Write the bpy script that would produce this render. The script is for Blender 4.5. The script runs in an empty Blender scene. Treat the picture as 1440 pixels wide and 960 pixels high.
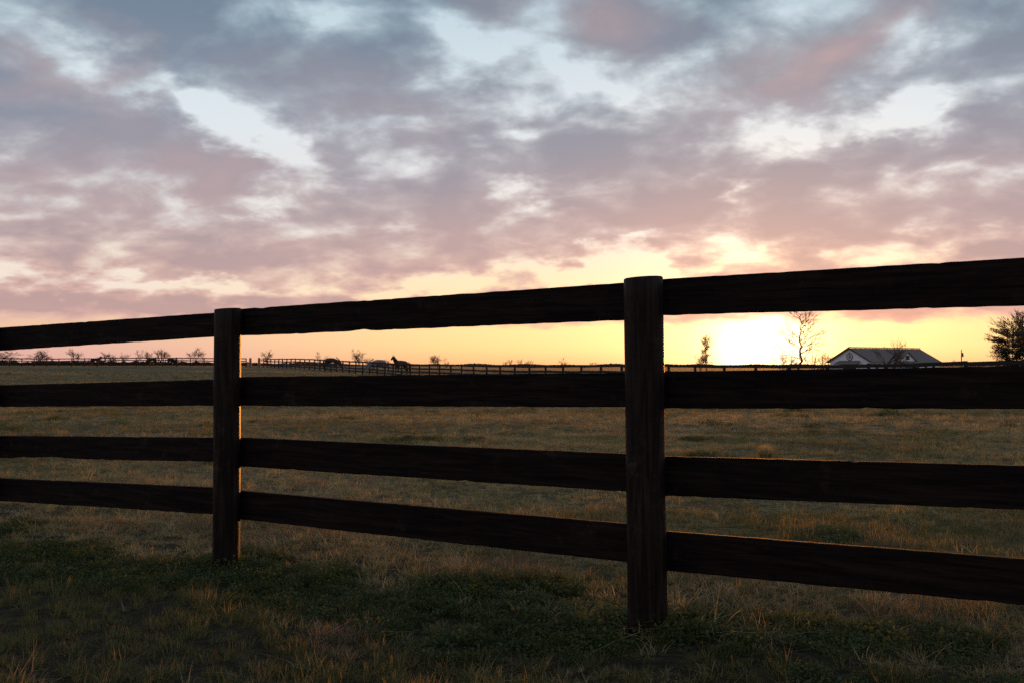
import bpy, bmesh, math, random
import numpy as np
from mathutils import Vector, Matrix, noise

R = math.radians
sc = bpy.context.scene
COL = sc.collection

# ------------------------------------------------------------------ camera
F = 1400.0                      # focal length in photo pixels (1440 wide)
HC = 1.04                       # eye height
PITCH = math.atan(32.0 / F)     # horizon sits 32 px under the picture's middle
cam_d = bpy.data.cameras.new('camera')
cam = bpy.data.objects.new('camera', cam_d)
COL.objects.link(cam)
cam.location = (0, 0, HC)
cam.rotation_euler = (R(90) + PITCH, 0, 0)
cam_d.sensor_width = 36.0
cam_d.lens = 36.0 * F / 1440.0
cam_d.clip_start = 0.05
cam_d.clip_end = 20000
cam_d.dof.use_dof = True
cam_d.dof.focus_distance = 5.0
cam_d.dof.aperture_fstop = 11.0
sc.camera = cam

def ray(px, py):
    """world direction through a photo pixel"""
    x, y = (px - 720) / F, (480 - py) / F
    c, s = math.cos(PITCH), math.sin(PITCH)
    return Vector((x, c - y * s, s + y * c))

def azel(px, py):
    d = ray(px, py).normalized()
    return math.atan2(d.x, d.y), math.asin(d.z)

# ------------------------------------------------------------------ render / view
sc.view_settings.view_transform = 'Standard'
sc.view_settings.look = 'None'
sc.view_settings.exposure = 0.0
sc.view_settings.gamma = 1.0
sc.view_settings.use_curve_mapping = False
sc.render.engine = 'CYCLES'
sc.cycles.use_denoising = False
sc.cycles.denoising_prefilter = 'ACCURATE'
sc.cycles.denoising_input_passes = 'RGB_ALBEDO_NORMAL'
sc.cycles.max_bounces = 6
sc.cycles.sample_clamp_indirect = 3.0
sc.cycles.use_adaptive_sampling = False
sc.cycles.transparent_max_bounces = 4

# ------------------------------------------------------------------ node helper
class NG:
    def __init__(self, tree):
        self.t = tree; self.n = tree.nodes; self.l = tree.links
        self.n.clear()
    def node(self, typ, **kw):
        nd = self.n.new(typ)
        for k, v in kw.items(): setattr(nd, k, v)
        return nd
    def put(self, sock, v):
        if isinstance(v, bpy.types.NodeSocket): self.l.new(v, sock)
        elif v is not None:
            if sock.type == 'RGBA' and len(v) == 3: v = (*v, 1)
            sock.default_value = v
    def m(self, op, a, b=None, c=None, clamp=False):
        nd = self.node('ShaderNodeMath', operation=op, use_clamp=clamp)
        for s, v in zip(nd.inputs, (a, b, c)): self.put(s, v)
        return nd.outputs[0]
    def v(self, op, a, b=None, s=None):
        nd = self.node('ShaderNodeVectorMath', operation=op)
        self.put(nd.inputs[0], a)
        if b is not None: self.put(nd.inputs[1], b)
        if s is not None: self.put(nd.inputs['Scale'], s)
        return nd.outputs['Value'] if op in ('DOT_PRODUCT', 'LENGTH') else nd.outputs[0]
    def xyz(self, a):
        nd = self.node('ShaderNodeSeparateXYZ'); self.put(nd.inputs[0], a); return nd.outputs
    def comb(self, x, y, z):
        nd = self.node('ShaderNodeCombineXYZ')
        for s, v in zip(nd.inputs, (x, y, z)): self.put(s, v)
        return nd.outputs[0]
    def smooth(self, x, a, b, lo=0.0, hi=1.0):
        nd = self.node('ShaderNodeMapRange', interpolation_type='SMOOTHSTEP')
        for s, v in zip(nd.inputs, (x, a, b, lo, hi)): self.put(s, v)
        return nd.outputs[0]
    def noise(self, vec, scale, detail=5, rough=0.55, dist=0.0, lac=2.0, out=0):
        nd = self.node('ShaderNodeTexNoise')
        if vec is not None: self.put(nd.inputs['Vector'], vec)
        nd.inputs['Scale'].default_value = scale; nd.inputs['Detail'].default_value = detail
        nd.inputs['Roughness'].default_value = rough; nd.inputs['Distortion'].default_value = dist
        nd.inputs['Lacunarity'].default_value = lac
        return nd.outputs[out]
    def mix(self, f, a, b, blend='MIX'):
        nd = self.node('ShaderNodeMix', data_type='RGBA', blend_type=blend)
        self.put(nd.inputs[0], f); self.put(nd.inputs[6], a); self.put(nd.inputs[7], b)
        return nd.outputs[2]
    def ramp(self, f, stops):
        nd = self.node('ShaderNodeValToRGB'); cr = nd.color_ramp
        while len(cr.elements) < len(stops): cr.elements.new(0.5)
        for e, (p, c) in zip(cr.elements, stops): e.position = p; e.color = (*c, 1)
        self.put(nd.inputs[0], f)
        return nd.outputs[0]
    def mapping(self, vec, loc=(0, 0, 0), rot=(0, 0, 0), scale=(1, 1, 1), typ='POINT'):
        nd = self.node('ShaderNodeMapping', vector_type=typ)
        self.put(nd.inputs[0], vec)
        nd.inputs[1].default_value = loc; nd.inputs[2].default_value = rot; nd.inputs[3].default_value = scale
        return nd.outputs[0]

# ------------------------------------------------------------------ sun and sky
SUN_AZ, SUN_EL = azel(1072, 489)
sun_dir = Vector((math.sin(SUN_AZ) * math.cos(SUN_EL), math.cos(SUN_AZ) * math.cos(SUN_EL), math.sin(SUN_EL)))
sd = bpy.data.lights.new('sun', 'SUN')
sd.energy = 5.0
sd.angle = R(0.55)
sd.color = (1.0, 0.35, 0.055)
sun = bpy.data.objects.new('sun', sd)
COL.objects.link(sun)
sun.rotation_euler = (-sun_dir).to_track_quat('-Z', 'Y').to_euler()
sun.location = sun_dir * 60

def build_world():
    w = bpy.data.worlds.new('World'); sc.world = w; w.use_nodes = True
    g = NG(w.node_tree)
    d = g.node('ShaderNodeTexCoord').outputs['Generated']
    d = g.v('NORMALIZE', d)
    dx, dy, dz = g.xyz(d)
    az = g.m('ARCTAN2', dx, dy)
    el = g.m('ARCSINE', dz)
    elp = g.m('MAXIMUM', el, 0.0)
    # cloud deck: directions projected on a flat layer overhead
    k = g.m('ADD', g.m('MAXIMUM', dz, 0.0), 0.34)
    deck = g.comb(g.m('DIVIDE', dx, k), g.m('DIVIDE', dy, k), 0.37)
    deck = g.mapping(deck, rot=(0, 0, R(14)), scale=(1.0, 1.05, 1.0))
    n_big = g.noise(deck, 2.2, 2, 0.5, 0.3)
    n_mid = g.noise(deck, 5.6, 10, 0.50, 0.25)
    n_fine = g.noise(deck, 13.0, 6, 0.55, 0.2)
    # wandering coordinates for the large cloud masses and the rifts between them
    wob = g.v('SUBTRACT', g.noise(deck, 7.0, 7, 0.55, 0.0, out=1), (0.5, 0.5, 0.5))
    wx, wy, _ = g.xyz(wob)
    q = g.comb(g.m('MULTIPLY_ADD', wx, 0.20, az), g.m('MULTIPLY_ADD', wy, 0.075, el), 0.0)
    def blobs(lst):
        acc = None
        for (px, py, rx, ry, rot, amp) in lst:
            a, e = azel(px, py)
            v = g.mapping(q, (a, e, 0), (0, 0, R(rot)), (rx / F, ry / F, 1.0), 'TEXTURE')
            gr = g.node('ShaderNodeTexGradient', gradient_type='SPHERICAL')
            g.put(gr.inputs[0], v)
            acc = g.m('MULTIPLY_ADD', gr.outputs['Fac'], amp, acc if acc is not None else 0.0)
        return acc
    rift = blobs([
        (440, 16, 110, 40, 0, .7), (640, 66, 120, 50, -15, .9), (215, 130, 200, 42, -25, .8),
        (345, 195, 170, 50, -28, .9), (410, 240, 110, 55, 0, .8), (370, 288, 110, 22, 0, .9),
        (620, 195, 150, 50, 22, .8), (545, 320, 90, 16, 0, .6), (840, 125, 200, 60, 6, 1.1),
        (1150, 180, 130, 60, 12, 1.1), (1300, 158, 190, 30, 8, 1.0),
        (1265, 55, 60, 50, 45, .7), (738, 276, 60, 28, -20, 1.0), (1040, 264, 36, 18, 0, .9),
        (80, 390, 300, 26, -2, 1.2), (320, 402, 200, 16, -3, .8), (1330, 238, 120, 24, 6, .7),
        (1350, 336, 240, 24, 8, .9), (1090, 352, 220, 20, 5, .8), (930, 348, 100, 20, 4, .7),
        (690, 393, 190, 36, 4, 1.5), (845, 374, 110, 36, 10, 1.6), (560, 402, 160, 20, 4, .6),
        (1010, 195, 40, 60, -50, .5), (30, 300, 70, 14, 0, .4)])
    thick = blobs([
        (60, 30, 220, 130, 0, .6), (250, 55, 260, 70, -20, .5), (480, 110, 260, 60, -15, .5),
        (150, 205, 330, 60, -8, .6), (870, 205, 300, 55, 0, .8),
        (760, 235, 240, 60, 0, .4), (1000, 60, 260, 70, -15, .7), (1410, 90, 130, 130, 0, .7),
        (1290, 215, 380, 45, 6, .8), (1000, 290, 600, 60, 0, .4), (250, 330, 500, 40, 0, .4),
        (80, 430, 300, 22, 0, .7)])
    pinks = blobs([
        (90, 84, 140, 80, -20, 1.1), (190, 250, 330, 80, 6, .9), (540, 155, 270, 90, -8, .5),
        (770, 30, 220, 90, 0, .9), (1120, 95, 230, 75, 18, .9),
        (1250, 40, 130, 60, 20, .5), (980, 300, 500, 90, 0, .4), (520, 345, 560, 90, 0, .7),
        (1400, 260, 260, 90, 0, .4), (80, 440, 420, 60, 0, .5)])
    cov = g.m('MULTIPLY_ADD', g.m('SUBTRACT', n_mid, 0.5), 3.2, 0.66)
    cov = g.m('MULTIPLY_ADD', g.m('SUBTRACT', n_big, 0.5), 0.5, cov)
    cov = g.m('MULTIPLY_ADD', g.m('SUBTRACT', n_fine, 0.5), 1.05, cov)
    cov = g.m('MULTIPLY_ADD', rift, -0.72, cov)
    cov = g.m('MULTIPLY_ADD', thick, 0.40, cov)
    # the deck ends above the horizon: a clear strip under its ragged lower edge
    edge = g.m('MULTIPLY_ADD', g.m('SUBTRACT', n_big, 0.5), 0.012, el)
    edge = g.m('MULTIPLY_ADD', g.m('SUBTRACT', n_fine, 0.5), 0.012, edge)
    sunward = g.m('SUBTRACT', az, SUN_AZ)
    sw2 = g.m('MULTIPLY', sunward, sunward)
    strip = g.smooth(edge, R(2.0), R(2.9))
    cov = g.m('MULTIPLY', g.m('MAXIMUM', g.m('ADD', cov, g.smooth(el, R(5.0), R(2.8), 0.0, 0.22)), 0.0), strip)
    c1 = g.smooth(cov, -0.25, 0.72)
    c2 = g.smooth(cov, 0.50, 1.10)
    ef = g.m('DIVIDE', elp, R(36))
    P = lambda y: math.degrees(math.atan((512 - y) / F)) / 36.0
    gap = g.ramp(ef, [(0, (.94, .52, .27)), (P(490), (1.0, .68, .29)), (P(455), (1.0, .74, .35)), (P(390), (1.0, .83, .56)),
                      (P(330), (.86, .82, .78)), (P(180), (.80, .87, .91)), (P(20), (.60, .74, .82)), (.9, (.48, .62, .74))])
    cl = g.ramp(ef, [(0, (.74, .44, .36)), (P(450), (.68, .42, .38)), (P(390), (.62, .42, .39)), (P(320), (.47, .385, .405)),
                     (P(240), (.37, .36, .415)), (P(150), (.305, .355, .425)), (P(20), (.235, .325, .40)), (.9, (.25, .32, .39))])
    dark = g.ramp(ef, [(0, (.55, .33, .30)), (P(420), (.46, .32, .325)), (P(300), (.33, .295, .345)), (P(180), (.245, .275, .35)),
                       (P(20), (.155, .22, .30)), (.9, (.14, .195, .265))])
    cloud = g.mix(c2, cl, dark)
    pk = g.m('MULTIPLY', g.m('MULTIPLY_ADD', n_mid, 2.2, -0.6, clamp=True), g.m('MULTIPLY', pinks, 1.0, clamp=True))
    cloud = g.mix(g.m('MULTIPLY', pk, 0.60), cloud, (.64, .41, .385))
    # light from the low sun: warm below the deck near the sun, pinker away from it
    away = g.smooth(g.m('ABSOLUTE', sunward), R(14), R(40))
    low = g.smooth(el, R(4.5), R(0.5))
    midband = g.m('MULTIPLY', g.smooth(el, R(8.0), R(5.0)), g.smooth(el, R(2.0), R(3.5)))
    gap = g.mix(g.m('MULTIPLY', g.m('MULTIPLY', away, midband), 0.9), gap, (.92, .82, .74))
    gap = g.mix(g.m('MULTIPLY', g.m('MULTIPLY', away, low), 0.85), gap, (.80, .47, .42))
    col = g.mix(c1, gap, cloud)
    wl = g.m('EXPONENT', g.m('MULTIPLY', g.m('ADD', g.m('MULTIPLY', sw2, 1 / R(21) ** 2),
              g.m('MULTIPLY', g.m('MULTIPLY', el, el), 1 / R(3.3) ** 2)), -1.0))
    warm = g.mix(c1, (1.0, .60, .18), (.26, .07, .01))
    col = g.mix(g.m('MULTIPLY', wl, 0.60), col, warm, 'ADD')
    # haze band hugging the horizon
    hb = g.m('EXPONENT', g.m('MULTIPLY', elp, -1 / R(0.85)))
    col = g.mix(g.m('MULTIPLY', hb, 0.60), col, g.mix(away, (1.0, .44, .15), (.74, .38, .33)))
    # glow round the sun
    ca = g.v('DOT_PRODUCT', d, tuple(sun_dir))
    th = g.m('ARCCOSINE', g.m('MINIMUM', ca, 1.0))
    g1 = g.m('EXPONENT', g.m('MULTIPLY', g.m('MULTIPLY', th, th), -1 / R(2.2) ** 2))
    g2 = g.m('EXPONENT', g.m('MULTIPLY', th, -1 / R(3.3)))
    thin = g.m('MULTIPLY_ADD', c1, -0.88, 1.0)
    glow = g.m('MULTIPLY', g.m('MULTIPLY_ADD', g1, 3.0, g.m('MULTIPLY', g2, 2.6)), thin)
    col = g.mix(glow, col, (1.0, .68, .26), 'ADD')
    g0 = g.m('EXPONENT', g.m('MULTIPLY', g.m('MULTIPLY', th, th), -1 / R(1.6) ** 2))
    col = g.mix(g.m('MULTIPLY', g.m('MULTIPLY', g0, thin), 5.0), col, (1.0, .88, .66), 'ADD')
    disc = g.smooth(th, R(0.34), R(0.24))
    col = g.mix(g.m('MULTIPLY', disc, 20.0), col, (1.0, .80, .45), 'ADD')
    # twilight falls off away from the sunset
    fall = g.m('MULTIPLY_ADD', g.m('COSINE', sunward), 0.02, 0.98)
    col = g.v('SCALE', col, s=fall)
    sky = g.node('ShaderNodeTexSky', sky_type='NISHITA', sun_disc=False)
    sky.sun_elevation = SUN_EL; sky.sun_rotation = SUN_AZ
    sky.dust_density = 2.0
    bg1 = g.node('ShaderNodeBackground'); g.put(bg1.inputs[0], col); bg1.inputs[1].default_value = 1.0
    bg2 = g.node('ShaderNodeBackground'); g.put(bg2.inputs[0], sky.outputs[0]); bg2.inputs[1].default_value = 0.02
    add = g.node('ShaderNodeAddShader')
    g.l.new(bg1.outputs[0], add.inputs[0]); g.l.new(bg2.outputs[0], add.inputs[1])
    out = g.node('ShaderNodeOutputWorld')
    g.l.new(add.outputs[0], out.inputs[0])
    w.cycles.sampling_method = 'MANUAL'; w.cycles.sample_map_resolution = 1024
build_world()

# ------------------------------------------------------------------ tags and helpers
def tag(o, label=None, cat=None, group=None, kind=None):
    if label: o['label'] = label
    if cat: o['category'] = cat
    if group: o['group'] = group
    if kind: o['kind'] = kind
    return o
def empty(name, loc, label, cat, group=None, rz=0):
    o = bpy.data.objects.new(name, None); COL.objects.link(o)
    o.empty_display_size = 0.2
    o.location = loc; o.rotation_euler = (0, 0, rz)
    return tag(o, label, cat, group)
def link(name, me, mat=None, parent=None, loc=None):
    o = bpy.data.objects.new(name, me); COL.objects.link(o)
    if mat is not None and len(me.materials) == 0: me.materials.append(mat)
    if parent: o.parent = parent
    if loc is not None: o.location = loc
    return o
def mesh(name, verts, faces, smooth=False):
    me = bpy.data.meshes.new(name)
    me.from_pydata([tuple(v) for v in verts], [], faces)
    me.update()
    if smooth:
        me.polygons.foreach_set('use_smooth', [True] * len(me.polygons))
    return me
class MB:
    """collects boxes, tubes and prisms for ONE mesh"""
    def __init__(s): s.v = []; s.f = []
    def add(s, vs, fs):
        b = len(s.v); s.v += [Vector(v) for v in vs]; s.f += [tuple(b + i for i in f) for f in fs]
    def box(s, x0, x1, y0, y1, z0, z1):
        s.add([(x0, y0, z0), (x1, y0, z0), (x1, y1, z0), (x0, y1, z0), (x0, y0, z1), (x1, y0, z1), (x1, y1, z1), (x0, y1, z1)],
              [(0, 3, 2, 1), (4, 5, 6, 7), (0, 1, 5, 4), (1, 2, 6, 5), (2, 3, 7, 6), (3, 0, 4, 7)])
    def tube(s, p0, p1, r0, r1, n=4, cap=True):
        p0 = Vector(p0); p1 = Vector(p1); d = (p1 - p0)
        if d.length < 1e-6: return
        d.normalize()
        a = d.orthogonal().normalized(); b = d.cross(a)
        vs = []
        for p, r in ((p0, r0), (p1, r1)):
            for i in range(n):
                t = 2 * math.pi * i / n
                vs.append(p + (a * math.cos(t) + b * math.sin(t)) * r)
        fs = [(i, (i + 1) % n, n + (i + 1) % n, n + i) for i in range(n)]
        if cap: fs += [tuple(range(n - 1, -1, -1)), tuple(range(n, 2 * n))]
        s.add(vs, fs)
    def slab(s, quad, thick):
        """quad of four points pushed along its normal"""
        q = [Vector(p) for p in quad]
        n = (q[1] - q[0]).cross(q[3] - q[0]).normalized() * thick
        s.add(q + [p + n for p in q], [(3, 2, 1, 0), (4, 5, 6, 7), (0, 1, 5, 4), (1, 2, 6, 5), (2, 3, 7, 6), (3, 0, 4, 7)])
    def mesh(s, name, smooth=False): return mesh(name, s.v, s.f, smooth)
    def build(s, name, mat, parent=None, smooth=False): return link(name, s.mesh(name, smooth), mat, parent)

def sstep(a, b, x):
    t = np.clip((x - a) / (b - a), 0, 1); return t * t * (3 - 2 * t)

# ------------------------------------------------------------------ materials
def material(name):
    m = bpy.data.materials.new(name); m.use_nodes = True
    return m, NG(m.node_tree)
def finish(g, shader):
    o = g.node('ShaderNodeOutputMaterial'); g.l.new(shader, o.inputs[0])
def simple(name, base, rough=0.85, var=0.25, scale=3.0, spec=0.25):
    m, g = material(name)
    p = g.node('ShaderNodeNewGeometry').outputs['Position']
    n = g.noise(p, scale, 5, 0.6)
    lo = tuple(c * (1 - var) for c in base); hi = tuple(min(1, c * (1 + var)) for c in base)
    b = g.node('ShaderNodeBsdfPrincipled')
    g.put(b.inputs['Base Color'], g.mix(n, lo, hi)); b.inputs['Roughness'].default_value = rough
    b.inputs['Specular IOR Level'].default_value = spec
    finish(g, b.outputs[0]); return m

def wood(name, axis, base, light, rough=0.5):
    """black-brown creosoted timber, grain running along an axis of the piece"""
    m, g = material(name)
    p = g.node('ShaderNodeTexCoord').outputs['Object']
    rnd = g.node('ShaderNodeObjectInfo').outputs['Random']
    p = g.v('ADD', p, g.comb(g.m('MULTIPLY', rnd, 31.0), g.m('MULTIPLY', rnd, 17.0), g.m('MULTIPLY', rnd, 23.0)))
    s = [1.0, 1.0, 1.0]; s[axis] = 0.06
    gp = g.mapping(p, scale=s)
    grain = g.noise(gp, 48, 8, 0.68, 0.8)
    broad = g.noise(p, 5.0, 6, 0.62)
    spots = g.noise(p, 26.0, 4, 0.6)
    c = g.mix(g.smooth(grain, 0.38, 0.70), tuple(.6 * x for x in base), tuple(2.3 * x for x in base))
    worn = g.m('MULTIPLY', g.smooth(broad, 0.52, 0.72), g.smooth(spots, 0.45, 0.65))
    c = g.mix(g.m('MULTIPLY', worn, 0.75), c, light)
    b = g.node('ShaderNodeBsdfPrincipled')
    g.put(b.inputs['Base Color'], c)
    g.put(b.inputs['Roughness'], g.m('MULTIPLY_ADD', grain, 0.25, rough))
    b.inputs['Specular IOR Level'].default_value = 0.08
    bp = g.node('ShaderNodeBump'); bp.inputs['Strength'].default_value = 1.0; bp.inputs['Distance'].default_value = 0.006
    g.put(bp.inputs['Height'], g.m('ADD', grain, g.m('MULTIPLY', spots, 0.4)))
    g.l.new(bp.outputs[0], b.inputs['Normal'])
    finish(g, b.outputs[0]); return m

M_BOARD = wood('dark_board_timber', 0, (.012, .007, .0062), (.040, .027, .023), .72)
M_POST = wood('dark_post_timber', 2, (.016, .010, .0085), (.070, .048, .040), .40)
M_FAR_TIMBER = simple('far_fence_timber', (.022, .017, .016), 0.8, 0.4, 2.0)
M_PALE_POST = simple('bare_round_post', (.26, .17, .09), 0.8, 0.3, 5.0)

def ground_mat():
    m, g = material('pasture_soil_and_thatch')
    p = g.node('ShaderNodeNewGeometry').outputs['Position']
    big = g.noise(p, 0.11, 5, 0.6)
    mid = g.noise(p, 0.9, 6, 0.65)
    fine = g.noise(p, 14.0, 6, 0.7)
    c = g.mix(g.smooth(mid, 0.35, 0.68), (.14, .100, .048), (.33, .235, .115))
    c = g.mix(g.m('MULTIPLY', g.smooth(big, 0.42, 0.62), 0.5), c, (.135, .115, .040))
    c = g.mix(g.smooth(fine, 0.42, 0.62), g.mix(0.75, c, (.035, .026, .017)), c)
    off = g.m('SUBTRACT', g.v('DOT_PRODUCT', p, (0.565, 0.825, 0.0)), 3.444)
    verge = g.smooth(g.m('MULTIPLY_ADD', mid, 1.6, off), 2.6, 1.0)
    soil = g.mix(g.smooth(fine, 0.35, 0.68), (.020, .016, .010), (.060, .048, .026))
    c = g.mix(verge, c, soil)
    b = g.node('ShaderNodeBsdfPrincipled')
    g.put(b.inputs['Base Color'], c); b.inputs['Roughness'].default_value = 0.95
    b.inputs['Specular IOR Level'].default_value = 0.1
    bp = g.node('ShaderNodeBump'); bp.inputs['Strength'].default_value = 0.9; bp.inputs['Distance'].default_value = 0.05
    g.put(bp.inputs['Height'], g.m('ADD', fine, mid))
    g.l.new(bp.outputs[0], b.inputs['Normal'])
    finish(g, b.outputs[0]); return m
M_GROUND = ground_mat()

def blade_mat(name, a, b_, c_, trans=0.45, thru=(.48, .36, .15)):
    """a, b_: the range from blade to blade, c_: the colour of other patches of the field"""
    m, g = material(name)
    p = g.node('ShaderNodeNewGeometry').outputs['Position']
    rnd = g.node('ShaderNodeObjectInfo').outputs['Random']
    patch = g.noise(p, 0.8, 5, 0.65)
    wide = g.noise(p, 0.10, 3, 0.5)
    isl = g.node('ShaderNodeNewGeometry').outputs['Random Per Island']
    c = g.mix(isl, a, b_)
    c = g.mix(g.smooth(g.m('MULTIPLY_ADD', wide, 0.5, g.m('MULTIPLY', patch, 0.7)), 0.48, 0.78), c, c_)
    c = g.mix(g.m('MULTIPLY', rnd, 0.5), c, tuple(x * 0.45 for x in b_))
    df = g.node('ShaderNodeBsdfDiffuse'); g.put(df.inputs[0], c)
    tr = g.node('ShaderNodeBsdfTranslucent'); g.put(tr.inputs[0], g.mix(0.5, c, thru))
    mx = g.node('ShaderNodeMixShader'); mx.inputs[0].default_value = trans
    g.l.new(df.outputs[0], mx.inputs[1]); g.l.new(tr.outputs[0], mx.inputs[2])
    gl = g.node('ShaderNodeBsdfGlossy'); gl.inputs[0].default_value = (.6, .6, .6, 1); gl.inputs['Roughness'].default_value = 0.5
    m2 = g.node('ShaderNodeMixShader'); m2.inputs[0].default_value = 0.03
    g.l.new(mx.outputs[0], m2.inputs[1]); g.l.new(gl.outputs[0], m2.inputs[2])
    finish(g, m2.outputs[0]); return m
M_DRY = blade_mat('dormant_grass_blades', (.68, .51, .255), (.36, .235, .11), (.42, .325, .12))
M_GREEN = blade_mat('green_grass_blades', (.095, .108, .026), (.165, .135, .040), (.072, .084, .020))
M_RUSSET = blade_mat('russet_dead_stems', (.30, .18, .115), (.19, .115, .080), (.27, .20, .10))
M_LEAF = blade_mat('ground_weed_leaves', (.050, .072, .027), (.070, .090, .028), (.085, .095, .027), 0.30, (.20, .22, .04))

# ------------------------------------------------------------------ terrain
P2 = Vector((0.518, 3.82)); P1 = Vector((-1.483, 5.19))       # the two posts in view
FD = (P2 - P1).normalized(); FN = Vector((-FD.y, FD.x))        # along the fence; away from the viewer
FAR_H, FAR_T = 32.1, math.atan(685 / F)                        # far fence: distance and bearing
FAR_D = Vector((-math.sin(FAR_T), math.cos(FAR_T)))
FAR_N = Vector((math.cos(FAR_T), math.sin(FAR_T)))

def gz(X, Y):
    X = np.asarray(X, float); Y = np.asarray(Y, float)
    s = (X - P2.x) * (-FD.x) + (Y - P2.y) * (-FD.y)
    z = .022 - .0175 * 12 * np.tanh(s / 12)
    z = z - .19 * sstep(8, 45, Y)
    sf = (X + 1.07) * FAR_D.x + (Y - 75) * FAR_D.y
    h = X * FAR_N.x + Y * FAR_N.y
    z = z + 1.10 * sstep(-8, 95, sf) * (1 - sstep(42, 110, h))
    z = z - .55 * sstep(60, 190, h)
    # soft unevenness of a grazed field
    r = np.hypot(X, Y)
    amp = sstep(6, 30, r) * (1 - sstep(150, 400, r))
    z = z + amp * (.05 * np.sin(X * .21 + 1.3 * np.sin(Y * .13)) + .04 * np.sin(Y * .31 + X * .11 + 2.0))
    z = z + .012 * np.sin(X * 2.1 + 1.7 * np.sin(Y * 1.3)) * np.sin(Y * 1.9 + .6) + .008 * np.sin(X * 4.3 + Y * 3.1)
    return z
def gzf(x, y): return float(gz(x, y))

def build_ground():
    def axis(lim, step, grow):
        a = [0.0]; st = step
        while a[-1] < lim:
            a.append(a[-1] + st)
            if a[-1] > 12: st *= grow
        return a
    xp = axis(5000, .16, 1.05); xs = np.array([-v for v in xp[:0:-1]] + xp)
    yp = axis(7000, .16, 1.045); yn = axis(300, .5, 1.25); ys = np.array([-v for v in yn[:0:-1]] + yp)
    GX, GY = np.meshgrid(xs, ys)
    Z = gz(GX, GY)
    V = np.stack([GX.ravel(), GY.ravel(), Z.ravel()], 1)
    nx, ny = len(xs), len(ys)
    i = np.arange(nx * ny).reshape(ny, nx)
    Fc = np.stack([i[:-1, :-1].ravel(), i[:-1, 1:].ravel(), i[1:, 1:].ravel(), i[1:, :-1].ravel()], 1)
    me = mesh('ground', V.tolist(), Fc.tolist(), True)
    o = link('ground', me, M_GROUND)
    tag(o, 'open grazed pasture rolling away to the horizon', kind='structure')
build_ground()

# ------------------------------------------------------------------ near fence
def fence_hit(px, py, off):
    """where a pixel's ray meets the fence's own vertical plane: (metres along from post, height)"""
    d = ray(px, py)
    base = P1 + FN * off
    t = (base.x * FN.x + base.y * FN.y) / (d.x * FN.x + d.y * FN.y)
    p = Vector((d.x * t, d.y * t))
    return (p - base).dot(FD), HC + d.z * t

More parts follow.
